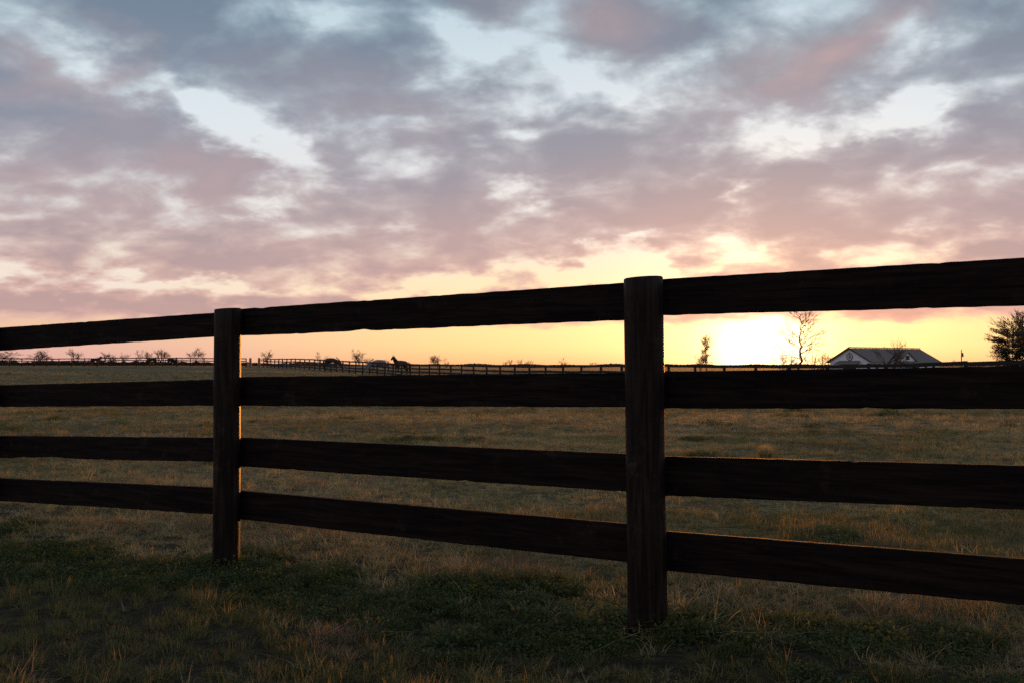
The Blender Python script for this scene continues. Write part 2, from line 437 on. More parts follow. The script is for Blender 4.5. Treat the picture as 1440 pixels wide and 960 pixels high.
def near_fence():
    rng = random.Random(4)
    zb = gzf(P2.x, P2.y)
    root = empty('plank_fence', (P2.x, P2.y, zb), 'dark four-board plank fence with round posts crossing the grass up close', 'fence')
    def child(name, me, mat, world):
        o = link(name, me, mat, root); o.matrix_parent_inverse = Matrix.Identity(4)
        o.matrix_local = Matrix.Translation(-Vector(root.location)) @ world
        return o
    bay = (P2 - P1).length
    # posts
    posts = [(-1, .071, None, 0), (0, .0695, 434.5, .000), (1, .0745, 390.5, -.013), (2, .072, None, .0)]
    for k, rad, ytop, lean in posts:
        c = P1 + FD * (bay * k)
        base = gzf(c.x, c.y)
        if ytop:
            d = ray(320 if k == 0 else 907, ytop); dep = c.y / d.y
            ztop = HC + d.z * dep
        else: ztop = base + 1.36
        n, rings = 56, 44
        z0 = base - .35
        vs, fs = [], []
        seed = rng.uniform(0, 90)
        for j in range(rings + 1):
            t = j / rings
            z = z0 + (ztop - z0) * t
            for i in range(n):
                a = 2 * math.pi * i / n
                ca, sa = math.cos(a), math.sin(a)
                r = rad * (1.02 - .03 * t)
                r += .0035 * noise.noise(Vector((ca * 1.2 + seed, sa * 1.2, z * 1.4)))
                r += .0016 * noise.noise(Vector((ca * 5 + seed, sa * 5, z * 2.5)))
                r -= .004 * max(0, noise.noise(Vector((ca * 9 + seed, sa * 9, z * .8))) - .35)
                if j == rings: r -= .004
                zz = z + (.004 * ca if j >= rings - 1 else 0)
                if j == rings - 1: zz = ztop - .004 + .004 * ca
                vs.append((ca * r + lean * (zz - base) / 1.35, sa * r, zz - base))
        for j in range(rings):
            for i in range(n):
                a, b = j * n + i, j * n + (i + 1) % n
                fs.append((a, b, b + n, a + n))
        vs.append((lean, 0, ztop - base + .001)); ci = len(vs) - 1
        for i in range(n): fs.append((rings * n + i, rings * n + (i + 1) % n, ci))
        me = mesh('post', vs, fs, True)
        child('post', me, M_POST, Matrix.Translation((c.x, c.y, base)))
    # boards: pixel edges of each rail, left and right ends of the three bays
    rails = [
        [(0, 461, 493), (302, 440, 473.5), (340, 434.5, 472), (882, 398, 450), (938, 392.5, 443.5), (1440, 363, 430)],
        [(0, 541, 571.5), (302, 533, 570), (340, 529.5, 570), (882, 523, 572), (938, 522, 573.5), (1440, 514, 574.5)],
        [(0, 612, 643), (302, 614.5, 648.5), (340, 614.5, 655), (882, 637, 690), (938, 640.5, 696), (1440, 654, 716)],
        [(0, 671.5, 703.5), (302, 684.8, 722.5), (340, 689, 729), (882, 735, 789), (938, 745.7, 801), (1440, 785, 849.6)]]
    off = .0695 + .017
    T = .024
    for ri, pts in enumerate(rails):
        for b in range(3):
            (xa, ta, ba), (xb, tb, bb) = pts[2 * b], pts[2 * b + 1]
            sa, zta = fence_hit(xa, ta, off); _, zba = fence_hit(xa, ba, off)
            sb, ztb = fence_hit(xb, tb, off); _, zbb = fence_hit(xb, bb, off)
            S0, S1 = bay * (b - 1) + .004, bay * b - .004
            lerp = lambda z0, z1, s: z0 + (z1 - z0) * (s - sa) / (sb - sa)
            N = 110
            seed = rng.uniform(0, 200); cup = rng.uniform(-.006, .006)
            vs, fs = [], []
            for i in range(N + 1):
                s = S0 + (S1 - S0) * i / N
                zt, zb_ = lerp(zta, ztb, s), lerp(zba, zbb, s)
                q = (s - S0) / (S1 - S0)
                et = .0012 * noise.noise(Vector((s * 2.2, seed, 0))) + .0016 * noise.noise(Vector((s * 19, seed, 3)))
                eb = .0016 * noise.noise(Vector((s * 2.0, seed, 7))) + .0022 * noise.noise(Vector((s * 17, seed, 9)))
                chip = max(0, noise.noise(Vector((s * 14, seed, 21))) - .40) * .012
                chip2 = max(0, noise.noise(Vector((s * 11, seed, 31))) - .38) * .016
                if ri == 2 and b == 0: chip2 += .010 * math.exp(-((q - .28) / .10) ** 2) + .007 * math.exp(-((q - .14) / .03) ** 2)
                zt += et - chip; zb_ += eb + chip2
                yo = cup * math.sin(math.pi * q) + .002 * noise.noise(Vector((s * 1.5, seed, 13)))
                bv = .003
                for (yy, zz) in ((-T / 2, zb_ + bv), (-T / 2, zt - bv), (-T / 2 + bv, zt), (T / 2 - bv, zt),
                                 (T / 2, zt - bv), (T / 2, zb_ + bv), (T / 2 - bv, zb_), (-T / 2 + bv, zb_)):
                    vs.append((s - (S0 + S1) / 2, yy + yo, zz))
            for i in range(N):
                for j in range(8):
                    a, c = i * 8 + j, i * 8 + (j + 1) % 8
                    fs.append((a, c, c + 8, a + 8))
            fs.append(tuple(range(7, -1, -1))); fs.append(tuple(N * 8 + j for j in range(8)))
            zc = sum(v[2] for v in vs) / len(vs)
            me = mesh('board', [(v[0], v[1], v[2] - zc) for v in vs], fs)
            c2 = P1 + FN * off + FD * ((S0 + S1) / 2)
            rz = math.atan2(FD.y, FD.x)
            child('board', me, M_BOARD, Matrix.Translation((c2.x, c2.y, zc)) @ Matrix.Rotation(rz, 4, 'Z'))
near_fence()

# ------------------------------------------------------------------ far fences
def straight_fence(name, label, A, B, bay=2.44, pale=0):
    """four boards a bay from A to B, following the ground"""
    L = (B - A).length; n = int(round(L / bay)); D = (B - A) / n
    root = empty(name, (A.x, A.y, gzf(A.x, A.y)), label, 'fence')
    o0 = Vector(root.location)
    mp = MB(); mp.tube((0, 0, -.3), (0, 0, 1.36), .085, .078, 8); pm = mp.mesh('post', True)
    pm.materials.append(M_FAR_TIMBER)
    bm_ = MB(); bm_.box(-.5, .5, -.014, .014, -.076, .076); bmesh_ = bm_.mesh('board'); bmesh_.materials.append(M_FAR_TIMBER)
    rng = random.Random(7)
    pts = [A + D * i for i in range(n + 1)]
    N2 = Vector((-D.y, D.x)).normalized()
    if N2.y > 0: N2 = -N2
    rz = math.atan2(D.y, D.x)
    for i, p in enumerate(pts):
        o = link('post', pm, None, root)
        o.location = Vector((p.x, p.y, gzf(p.x, p.y) + rng.uniform(-.03, .03))) - o0
        o.rotation_euler = (rng.uniform(-.02, .02), rng.uniform(-.02, .02), rng.uniform(0, 6))
    for i in range(n):
        a, b = pts[i], pts[i + 1]
        for zc in (1.275, .92, .585, .30):
            za = gzf(a.x, a.y) + zc + rng.uniform(-.02, .02); zb = gzf(b.x, b.y) + zc + rng.uniform(-.02, .02)
            o = link('board', bmesh_, None, root)
            c = (a + b) / 2 + N2 * .085
            Lb = math.hypot((b - a).length, zb - za)
            o.location = Vector((c.x, c.y, (za + zb) / 2)) - o0
            o.rotation_euler = (0, -math.atan2(zb - za, (b - a).length), rz)
            o.scale = (Lb * .998, 1, 1)
    return root
def far_pt(px):
    u = (px - 720) / F
    Y = FAR_H / (FAR_N.x * u + FAR_N.y)
    return Vector((u * Y, Y))
CORNER = far_pt(371)
straight_fence('pasture_fence', 'long black four-board fence with horses behind it, crossing the middle distance', CORNER, far_pt(1530))
LEFT_END = Vector((-112, 171))
straight_fence('ridge_fence', 'thin black four-board fence along the crest, meeting the sunlit gate posts', CORNER + Vector((-2.9, 1.0)), LEFT_END)
for i, (dx, dy, lab) in enumerate(((-.75, .2, 'pale round gate post catching the sun, on the crest fence side'),
                                   (-2.2, .75, 'pale round gate post catching the sun, next to the crest fence end'))):
    x, y = CORNER.x + dx, CORNER.y + dy
    b = MB()
    prof = [(-.3, .19), (.0, .19), (1.25, .18), (1.36, .16), (1.40, .10)]
    for (z0, r0), (z1, r1) in zip(prof, prof[1:]): b.tube((0, 0, z0), (0, 0, z1), r0, r1, 12, cap=(z1 == 1.40))
    o = b.build('gate_post', M_PALE_POST, None, True)
    o.location = (x, y, gzf(x, y)); tag(o, lab, 'gate post', 'gate posts at the fence corner')

# ------------------------------------------------------------------ trees
def bark(name, c): return simple(name, c, 0.9, 0.35, 1.2, 0.1)
M_BARK = bark('grey_brown_bark', (.060, .042, .034))
M_TWIG = bark('bare_reddish_twigs', (.120, .062, .042))
M_NEEDLE = blade_mat('evergreen_sprays', (.020, .028, .012), (.030, .032, .014), (.034, .030, .014), 0.25)

def bare_tree(name, label, px, top, Y, width_px, seed, style='round', group='bare trees along the horizon', base=None, depth=5, dens=1.0, ttk=1.0):
    rng = random.Random(seed)
    X = (px - 720) / F * Y
    zg = gzf(X, Y) if base is None else base
    ztop = HC + (512 - top) / F * Y
    Ht = ztop - zg; W = width_px / F * Y
    root = empty(name, (X, Y, zg), label, 'tree', group)
    trunk, crown = MB(), MB()
    rmin = .026 * Ht / 10
    def seg(p, q, r0, r1, lvl):
        (trunk if lvl <= 1 else crown).tube(p, q, r0, r1, 5 if lvl <= 1 else 3, cap=False)
    def grow(p, d, ln, r, lvl):
        steps = 3 if lvl < 3 else 2
        nodes = [p]
        for i in range(steps):
            d = (d + Vector((rng.gauss(0, .16), rng.gauss(0, .16), rng.gauss(.05, .10)))).normalized()
            q = nodes[-1] + d * (ln / steps)
            seg(nodes[-1], q, r * (1 - .45 * i / steps), r * (1 - .45 * (i + 1) / steps), lvl)
            nodes.append(q)
        if lvl >= depth: return
        kids = rng.randint(3, 4) if lvl else 6
        kids = max(2, int(kids * dens + .5))
        for k in range(kids):
            t = rng.uniform(.35, 1.0) if k else 1.0
            f = t * steps; i0 = min(int(f), steps - 1)
            b = nodes[i0].lerp(nodes[i0 + 1], f - i0)
            ang = rng.uniform(.35, .85) if k else rng.uniform(.05, .3)
            axis = d.orthogonal().normalized(); axis.rotate(Matrix.Rotation(rng.uniform(0, 6.283), 3, d))
            nd = d.copy(); nd.rotate(Matrix.Rotation(ang, 3, axis))
            grow(b, nd, ln * rng.uniform(.55, .82), max(r * .56, rmin), lvl + 1)
    if style == 'round':
        grow(Vector((0, 0, -.15)), Vector((rng.gauss(0, .03), rng.gauss(0, .03), 1)), Ht * .34, Ht * .020 * ttk, 0)
    elif style == 'bush':
        for k in range(7):
            a = rng.uniform(0, 6.283)
            grow(Vector((.2 * math.cos(a), .2 * math.sin(a), -.1)), Vector((math.cos(a) * .6, math.sin(a) * .6, 1)).normalized(), Ht * .32, Ht * .012, 1)
        trunk.tube((0, 0, -.1), (0, 0, Ht * .3), Ht * .02, Ht * .01, 5)
    else:   # excurrent leader with side limbs; 'column' keeps them tight
        p = Vector((0, 0, -.15)); n = 16
        for i in range(n):
            t0, t1 = i / n, (i + 1) / n
            q = Vector((rng.gauss(0, .012) * Ht, rng.gauss(0, .012) * Ht, Ht * t1)) * (1 if t1 < 1 else 1)
            seg(p, q, Ht * .016 * (1 - .85 * t0) * ttk, Ht * .016 * (1 - .85 * t1) * ttk, 0)
            if t0 > .12:
                for k in range(3 if style == 'column' else 2):
                    a = rng.uniform(0, 6.283)
                    up = 2.6 if style == 'column' else rng.uniform(.25, .9)
                    ln = Ht * (.11 if style == 'column' else .20 * (1.15 - t0) + .05)
                    b = p.lerp(q, rng.random())
                    grow(b, Vector((math.cos(a), math.sin(a), up)).normalized(), ln, Ht * .0055, max(depth - 4, 1) + 1)
            p = q
    # bring the crown to the width and height seen
    allv = trunk.v + crown.v
    zs = max(v.z for v in allv); xs = sorted(v.x for v in allv)
    half = max((xs[int(len(xs) * .97)] - xs[int(len(xs) * .03)]) / 2, .1)
    mid = (xs[int(len(xs) * .97)] + xs[int(len(xs) * .03)]) / 2
    for v in allv: v.x -= mid * max(v.z, 0) / zs
    fx, fz = (W / 2) / half, Ht / zs
    for v in allv:
        k = fx if v.z > 0 else 1
        v.x *= k; v.y *= k; v.z *= fz if v.z > 0 else 1
    trunk.build('trunk', M_BARK, root); crown.build('crown', M_TWIG, root)
    return root

TREES = [  # name, label, px, top, distance, width_px, style
    ('bare_tree', 'low spreading bare tree at the far end of the crest fence, widest of its row', 6, 490, 420, 40, 'round'),
    ('bare_tree', 'wide flat-topped bare tree standing alone beyond the crest fence', 52, 490, 430, 30, 'round'),
    ('bare_tree', 'narrow bare tree beyond the crest fence, between the flat-topped tree and the horse', 103, 489, 450, 19, 'round'),
    ('bare_tree', 'round bare tree just behind the head of the lone crest horse', 148, 493, 440, 18, 'round'),
    ('shrub', 'low bare shrub merging with the round tree behind the lone crest horse', 158, 496, 445, 13, 'bush'),
    ('bare_tree', 'small bare tree alone in the gap between the lone horse and the grazing pair', 175, 493, 450, 12, 'round'),
    ('bare_tree', 'thin high-crowned bare tree, first of three before the grazing pair', 194, 491, 460, 10, 'leader'),
    ('bare_tree', 'forked bare tree behind the larger grazing crest horse', 207, 490, 460, 13, 'round'),
    ('bare_tree', 'broad bare tree rising behind the grazing pair on the crest', 225, 488, 455, 19, 'round'),
    ('shrub', 'low dark bare shrub beside the smaller grazing crest horse', 251, 501, 430, 14, 'bush'),
    ('bare_tree', 'tall oval bare tree on the crest beside the near fence post', 275, 487, 440, 20, 'round'),
    ('bare_tree', 'slim bare sapling leaning beside the tall oval tree', 285, 495, 440, 9, 'leader'),
    ('bare_tree', 'pinkish bare tree beyond the sunlit gate posts', 377, 490, 470, 15, 'round'),
    ('sapling', 'sparse upright sapling behind the fence near the first grazing horse', 447, 493, 260, 9, 'leader'),
    ('bare_tree', 'small hazy bare tree right behind the first grazing horse', 457, 498, 470, 12, 'round'),
    ('bare_tree', 'round hazy bare tree between the dark grazing horse and the grey one', 505, 490, 480, 17, 'round'),
    ('shrub', 'little bare bush beside the round hazy tree near the grey horse', 517, 500, 480, 9, 'bush'),
    ('shrub', 'tiny bare bush behind the head of the grey horse', 526, 502, 500, 8, 'bush'),
    ('shrub', 'faint small bush between the grey horse and the standing horse', 543, 503, 520, 9, 'bush'),
    ('bare_tree', 'round hazy bare tree past the standing horse on the horizon', 615, 498, 560, 16, 'round'),
    ('shrub', 'tiny horizon bush beside the round tree past the standing horse', 628, 506, 600, 8, 'bush'),
    ('bare_tree', 'first tiny round tree of a far row of three and a bush', 718, 504, 800, 8, 'round'),
    ('bare_tree', 'middle tiny round tree of the far row on the horizon', 731, 503, 800, 9, 'round'),
    ('bare_tree', 'last tiny spreading tree of the far row on the horizon', 745, 504, 800, 11, 'round'),
    ('shrub', 'tiny bush at the start of the far row on the horizon', 710, 506, 800, 6, 'bush'),
    ('bare_tree', 'lone tiny round tree on the horizon near the tall fence post', 791, 501, 760, 12, 'round'),
    ('shrub', 'lone low bush on the horizon almost touching the tall fence post', 835, 507, 760, 12, 'bush'),
    ('columnar_tree', 'slender columnar tree standing against the glow next to the low sun', 993, 470, 250, 13, 'column'),
    ('shrub', 'small bare shrub at the foot of the columnar tree', 985, 493, 248, 14, 'bush'),
    ('tall_tree', 'tall bare tree with a straight leader between the sun and the barn', 1124, 430, 240, 58, 'leader'),
    ('shrub', 'rounded bare shrub at the foot of the tall tree, on the sun side', 1103, 494, 238, 34, 'bush'),
    ('shrub', 'wide wispy bare shrub between the tall tree and the barn', 1150, 489, 236, 46, 'bush'),
    ('bare_tree', 'fan-shaped bare tree growing in front of the barn roof', 1247, 474, 195, 36, 'round'),
    ('bare_tree', 'small faint tree on the horizon between the barn and the utility pole', 1340, 504, 620, 12, 'round'),
    ('bare_tree', 'high bare tree with open branches behind the dark evergreen', 1452, 428, 170, 90, 'round'),
]
for i, (nm, lab, px, top, Y, w, st) in enumerate(TREES):
    bare_tree(nm, lab, px, top, Y, w, 100 + i, st, depth=(5 if w > 12 and 'barn' not in lab else 4),
              dens=(1.0 if w < 30 else 1.0), group=None)

def evergreen(label, px, top, Y, width_px, seed):
    rng = random.Random(seed); nr = np.random.default_rng(seed)
    X = (px - 720) / F * Y; zg = gzf(X, Y)
    Ht = HC + (512 - top) / F * Y - zg; W = width_px / F * Y
    root = empty('evergreen_tree', (X, Y, zg), label, 'tree')
    tr = MB(); cr = MB()
    tr.tube((0, 0, -.2), (0, 0, Ht * .95), Ht * .022, .03, 7, False)
    for k in range(150):
        t = rng.uniform(.06, .99); a = rng.uniform(0, 6.283)
        prof = math.sin(math.pi * min(1, .18 + .82 * (1 - t) ** .75)) ** .6
        ln = W / 2 * prof * rng.uniform(.55, 1.12)
        p = Vector((0, 0, Ht * t)); d = Vector((math.cos(a), math.sin(a), rng.uniform(-.05, .55))).normalized()
        tip = p + d * ln
        tr.tube(p, tip, .05, .012, 3, False)
        for j in range(int(34 * max(ln, .6))):
            f = rng.uniform(.25, 1.05)
            c = p.lerp(tip, f) + Vector((rng.gauss(0, .16), rng.gauss(0, .16), rng.gauss(0, .14)))
            e1 = Vector((rng.gauss(d.x, .7), rng.gauss(d.y, .7), rng.gauss(.15, .5))).normalized() * rng.uniform(.14, .34)
            e2 = e1.orthogonal().normalized() * rng.uniform(.04, .10)
            cr.add([c - e2, c + e2, c + e1], [(0, 1, 2)])
    tr.build('trunk', M_BARK, root); cr.build('crown', M_NEEDLE, root)
evergreen('dark bushy evergreen tree with open gaps, past the utility pole', 1424, 468, 165, 66, 5)
evergreen('dark evergreen tree half hidden behind the bushy evergreen', 1468, 440, 172, 76, 9)

# far wood on the horizon: reads as one low mass
def far_wood():
    nr = np.random.default_rng(3)
    V, Fc = [], []
    n = 15000
    ang = nr.uniform(R(-40), R(40), n); dist = nr.uniform(1100, 1700, n)
    x = np.sin(ang) * dist; y = np.cos(ang) * dist
    hmax = 1.7 + .9 * np.sin(ang * 23) * np.sin(ang * 61 + 1) + .7 * np.sin(ang * 140) + 2.2 * sstep(R(-8), R(-14), ang) + 2.0 * sstep(R(19), R(22), ang)
    z = nr.uniform(0, 1, n) ** .8 * np.maximum(hmax, .8)
    g = gz(x, y)
    s = nr.uniform(.5, 1.6, n); t = nr.uniform(0, 6.283, n)
    V = np.zeros((n, 3, 3))
    for k in range(3):
        V[:, k, 0] = x + s * np.cos(t + k * 2.1) * 1.6; V[:, k, 1] = y + s * np.sin(t * 1.7 + k * 2.1)
        V[:, k, 2] = np.maximum(g - .2, g + z + s * np.sin(t + k * 2.1) * .8)
    me = mesh('distant_wood', V.reshape(-1, 3).tolist(), np.arange(3 * n).reshape(-1, 3).tolist())
    o = link('distant_wood', me, M_TWIG)
    tag(o, 'low strip of distant bare woodland along the whole horizon', 'woodland', kind='stuff')
far_wood()

def hedgerow():
    """overgrown hedge beyond the crest fence"""
    nr = np.random.default_rng(6); n = 9000
    px = nr.uniform(-140, 352, n); y = nr.uniform(296, 304, n); x = (px - 720) / F * y
    g = gz(x, y)
    hm = 1.0 + .35 * np.sin(px * .11) * np.sin(px * .031 + 1) + .25 * np.sin(px * .37) - .6 * sstep(300, 350, px)
    z = nr.uniform(0, 1, n) ** .9 * np.maximum(hm, .15)
    sz = nr.uniform(.10, .34, n); t = nr.uniform(0, 6.283, n)
    V = np.zeros((n, 3, 3))
    for k in range(3):
        V[:, k, 0] = x + sz * np.cos(t + k * 2.1) * 1.3; V[:, k, 1] = y + sz * np.sin(t * 1.7 + k * 2.1)
        V[:, k, 2] = np.maximum(g - .05, g + z + sz * np.sin(t + k * 2.1) * .6)
    o = link('hedgerow', mesh('hedgerow', V.reshape(-1, 3).tolist(), np.arange(3 * n).reshape(-1, 3).tolist()), M_BARK)
    tag(o, 'low dark overgrown hedgerow behind the crest fence', 'hedge', kind='stuff')
hedgerow()

# ------------------------------------------------------------------ barn
M_WHITE = simple('white_painted_siding', (.84, .82, .84), 0.7, 0.05, 0.8)
M_ROOF = simple('grey_shingle_roof', (.165, .135, .130), 0.9, 0.25, 1.5, 0.1)
M_TRIM = simple('dark_trim_paint', (.05, .045, .05), 0.7, 0.2, 2)
M_EMBLEM = simple('grey_emblem_paint', (.20, .18, .20), 0.7, 0.2, 3)
def barn():
    Yc = 225.0
    u1 = (1224 - 720) / F
    C = Vector((u1 * Yc, Yc))
    a = R(33); b = math.atan(u1)
    r = Vector((math.cos(b), -math.sin(b))); f = Vector((math.sin(b), math.cos(b)))
    gdir = -math.cos(a) * r + math.sin(a) * f          # along the gable wall
    tdir = math.sin(a) * r + math.cos(a) * f           # along the long side
    def reach(d, px):
        u = (px - 720) / F
        return (u * C.y - C.x) / (d.x - u * d.y)
    W = reach(gdir, 1167); L = reach(tdir, 1321)
    ctr = C + gdir * (W / 2)
    zg = min(gzf(C.x, C.y), gzf(*(C + gdir * W)), gzf(*(C + tdir * L))) - .02
    root = empty('horse_barn', (ctr.x, ctr.y, zg), 'long white barn with grey gable roof and a round emblem on its gable', 'barn',
                 rz=math.atan2(tdir.y, tdir.x))
    # local: +x along the barn, +y across (towards gdir), origin at the gable wall's foot
    he = HC + 5.0 / F * Yc - zg                        # eaves
    hr = HC + 23 / F * (Yc + W / 2 * gdir.y) - zg      # ridge
    hw = W / 2
    sgn = 1 if Vector((-tdir.y, tdir.x)).dot(gdir) > 0 else -1
    def S(y): return y * sgn
    w = MB()
    w.add([(0, -hw, -.3), (0, hw, -.3), (0, hw, he), (0, 0, hr - .12), (0, -hw, he),
           (L, -hw, -.3), (L, hw, -.3), (L, hw, he), (L, 0, hr - .12), (L, -hw, he)],
          [(0, 1, 2, 3, 4), (9, 8, 7, 6, 5), (0, 4, 9, 5), (1, 6, 7, 2)])
    w.build('wall', M_WHITE, root)
    sl = (hr - he) / hw
    rf = MB(); ov = .55; th = .16
    for s in (-1, 1):
        q = [(-ov, 0, hr), (L + ov, 0, hr), (L + ov, s * (hw + ov), hr - sl * (hw + ov)), (-ov, s * (hw + ov), hr - sl * (hw + ov))]
        if s > 0: q = q[::-1]
        rf.slab(q, -th if False else th)
    roof = rf.build('roof', M_ROOF, root)
    rc = MB(); rc.tube((-ov, 0, hr + .16), (L + ov, 0, hr + .16), .12, .12, 6); rc.build('ridge_cap', M_TRIM, roof)
    # rake boards on the gable
    for s in (-1, 1):
        t = MB()
        t.slab([(-ov - .06, 0, hr - .10), (-ov - .06, s * (hw + ov), hr - sl * (hw + ov) - .10), (-ov - .06, s * (hw + ov), hr - sl * (hw + ov) + .18), (-ov - .06, 0, hr + .18)][::s], .05)
        t.build('rake_board', M_TRIM, root)
    # round emblem: ring, inner star of spokes, finial
    e = MB(); ez = hr - 2.0; er = .78
    for i in range(20):
        a0, a1 = 2 * math.pi * i / 20, 2 * math.pi * (i + 1) / 20
        e.tube((-.06, er * math.cos(a0), ez + er * math.sin(a0)), (-.06, er * math.cos(a1), ez + er * math.sin(a1)), .11, .11, 4)
    for i in range(8):
        a0 = 2 * math.pi * i / 8
        e.tube((-.06, .0, ez), (-.06, er * math.cos(a0), ez + er * math.sin(a0)), .07, .05, 4)
    e.tube((-.06, 0, ez + er), (-.06, 0, ez + er + .45), .16, .02, 4)
    em = e.build('emblem', M_EMBLEM, root)
    # gable awning with its posts
    aw = MB()
    zt = he - .55
    aw.slab([(-.02, -2.7, zt + .5), (-.02, 2.7, zt + .5), (-1.9, 3.1, zt - .25), (-1.9, -3.1, zt - .25)], .14)
    awn = aw.build('awning', M_ROOF, root)
    for y in (-2.9, 2.9):
        p = MB(); p.tube((-1.8, y, -.3), (-1.8, y, zt - .2), .09, .09, 6); p.build('awning_post', M_WHITE, awn)
    d = MB(); d.box(-.05, -.003, -1.8, 1.8, -.2, he - .35); d.build('barn_door', M_TRIM, root)
    # dormer over the long side facing the pasture
    side = -1 * sgn * sgn * (1 if sgn > 0 else -1)
    side = -sgn
    xd = L * .50
    dr = MB(); dw = 3.6; yd = hw + .35; zd0 = he - .05; zd1 = he + 2.0
    yin = hw - (zd1 - he) / sl
    dr.add([(xd - dw, side * yd, zd0), (xd + dw, side * yd, zd0), (xd, side * yd, zd1),
            (xd - dw, side * (hw - .5), zd0), (xd + dw, side * (hw - .5), zd0), (xd, side * (yin - .2), zd1)],
           [(0, 1, 2), (5, 4, 3), (0, 2, 5, 3), (1, 4, 5, 2)])
    dm = dr.build('dormer', M_WHITE, root)
    for s in (-1, 1):
        t = MB()
        q = [(xd, side * (yd + .35), zd1 + .16), (xd + s * (dw + .35), side * (yd + .35), zd0 - .14), (xd + s * (dw + .35), side * (hw - .6), zd0 - .1 + .35), (xd, side * (yin - .6), zd1 + .16)]
        t.slab(q, .12 if s * side > 0 else -.12); t.build('dormer_roof', M_ROOF, dm)
    lv = MB(); lv.box(xd - .75, xd + .75, *sorted((side * (yd + .003), side * (yd + .06))), zd0 + .35, zd0 + 1.30); lv.build('louver', M_TRIM, dm)
    pc = MB()
    q = [(xd - 3.3, side * (yd + .02), zd0 + .05), (xd + 3.3, side * (yd + .02), zd0 + .05), (xd + 3.5, side * (yd + 1.6), zd0 - .35), (xd - 3.5, side * (yd + 1.6), zd0 - .35)]
    pc.slab(q, .12 * -side); pc.build('porch_roof', M_ROOF, root)
    # stall windows along the side
    for x in np.arange(2.5, L - 1.5, 3.4):
        if abs(x - xd) < 3.4: continue
        fr = MB(); fr.box(x - .55, x + .55, *sorted((side * (hw + .003), side * (hw + .07))), .85, 1.85); wn = fr.build('window', M_TRIM, root)
barn()

# ------------------------------------------------------------------ utility pole
def pole():
    Y = 300.0; X = (1352 - 720) / F * Y; zg = gzf(X, Y)
    Ht = HC + (512 - 492) / F * Y - zg
    M = simple('weathered_pole_timber', (.07, .055, .045), 0.9)
    MG = simple('grey_transformer_steel', (.12, .12, .12), 0.5)
    root = empty('utility_pole', (X, Y, zg), 'single utility pole with a grey transformer past the barn', 'utility pole')
    b = MB(); b.tube((0, 0, -.5), (0, 0, Ht), .20, .14, 8); b.build('mast', M, root, True)
    b = MB(); b.tube((.34, 0, Ht - 2.0), (.34, 0, Ht - .9), .28, .28, 10); b.tube((.34, 0, Ht - .9), (.34, 0, Ht - .75), .20, .1, 10); b.build('transformer', MG, root, True)
    b = MB(); b.tube((0, 0, Ht), (0, 0, Ht + .35), .06, .04, 6); b.build('insulator', MG, root)
    b = MB(); b.tube((.05, 0, Ht - .8), (4.6, 0, -.1), .018, .018, 4); b.build('guy_wire', MG, root)
pole()

# ------------------------------------------------------------------ horses
def coat(name, c): return simple(name, c, 0.6, 0.25, 2.5, 0.3)
M_BAY = coat('dark_bay_coat', (.030, .019, .013)); M_BLACK = coat('black_coat', (.016, .013, .012)); M_GREY = coat('dapple_grey_coat', (.20, .18, .18))
M_MANE = coat('black_mane_hair', (.012, .010, .010)); M_PALEMANE = coat('grey_mane_hair', (.10, .09, .09))

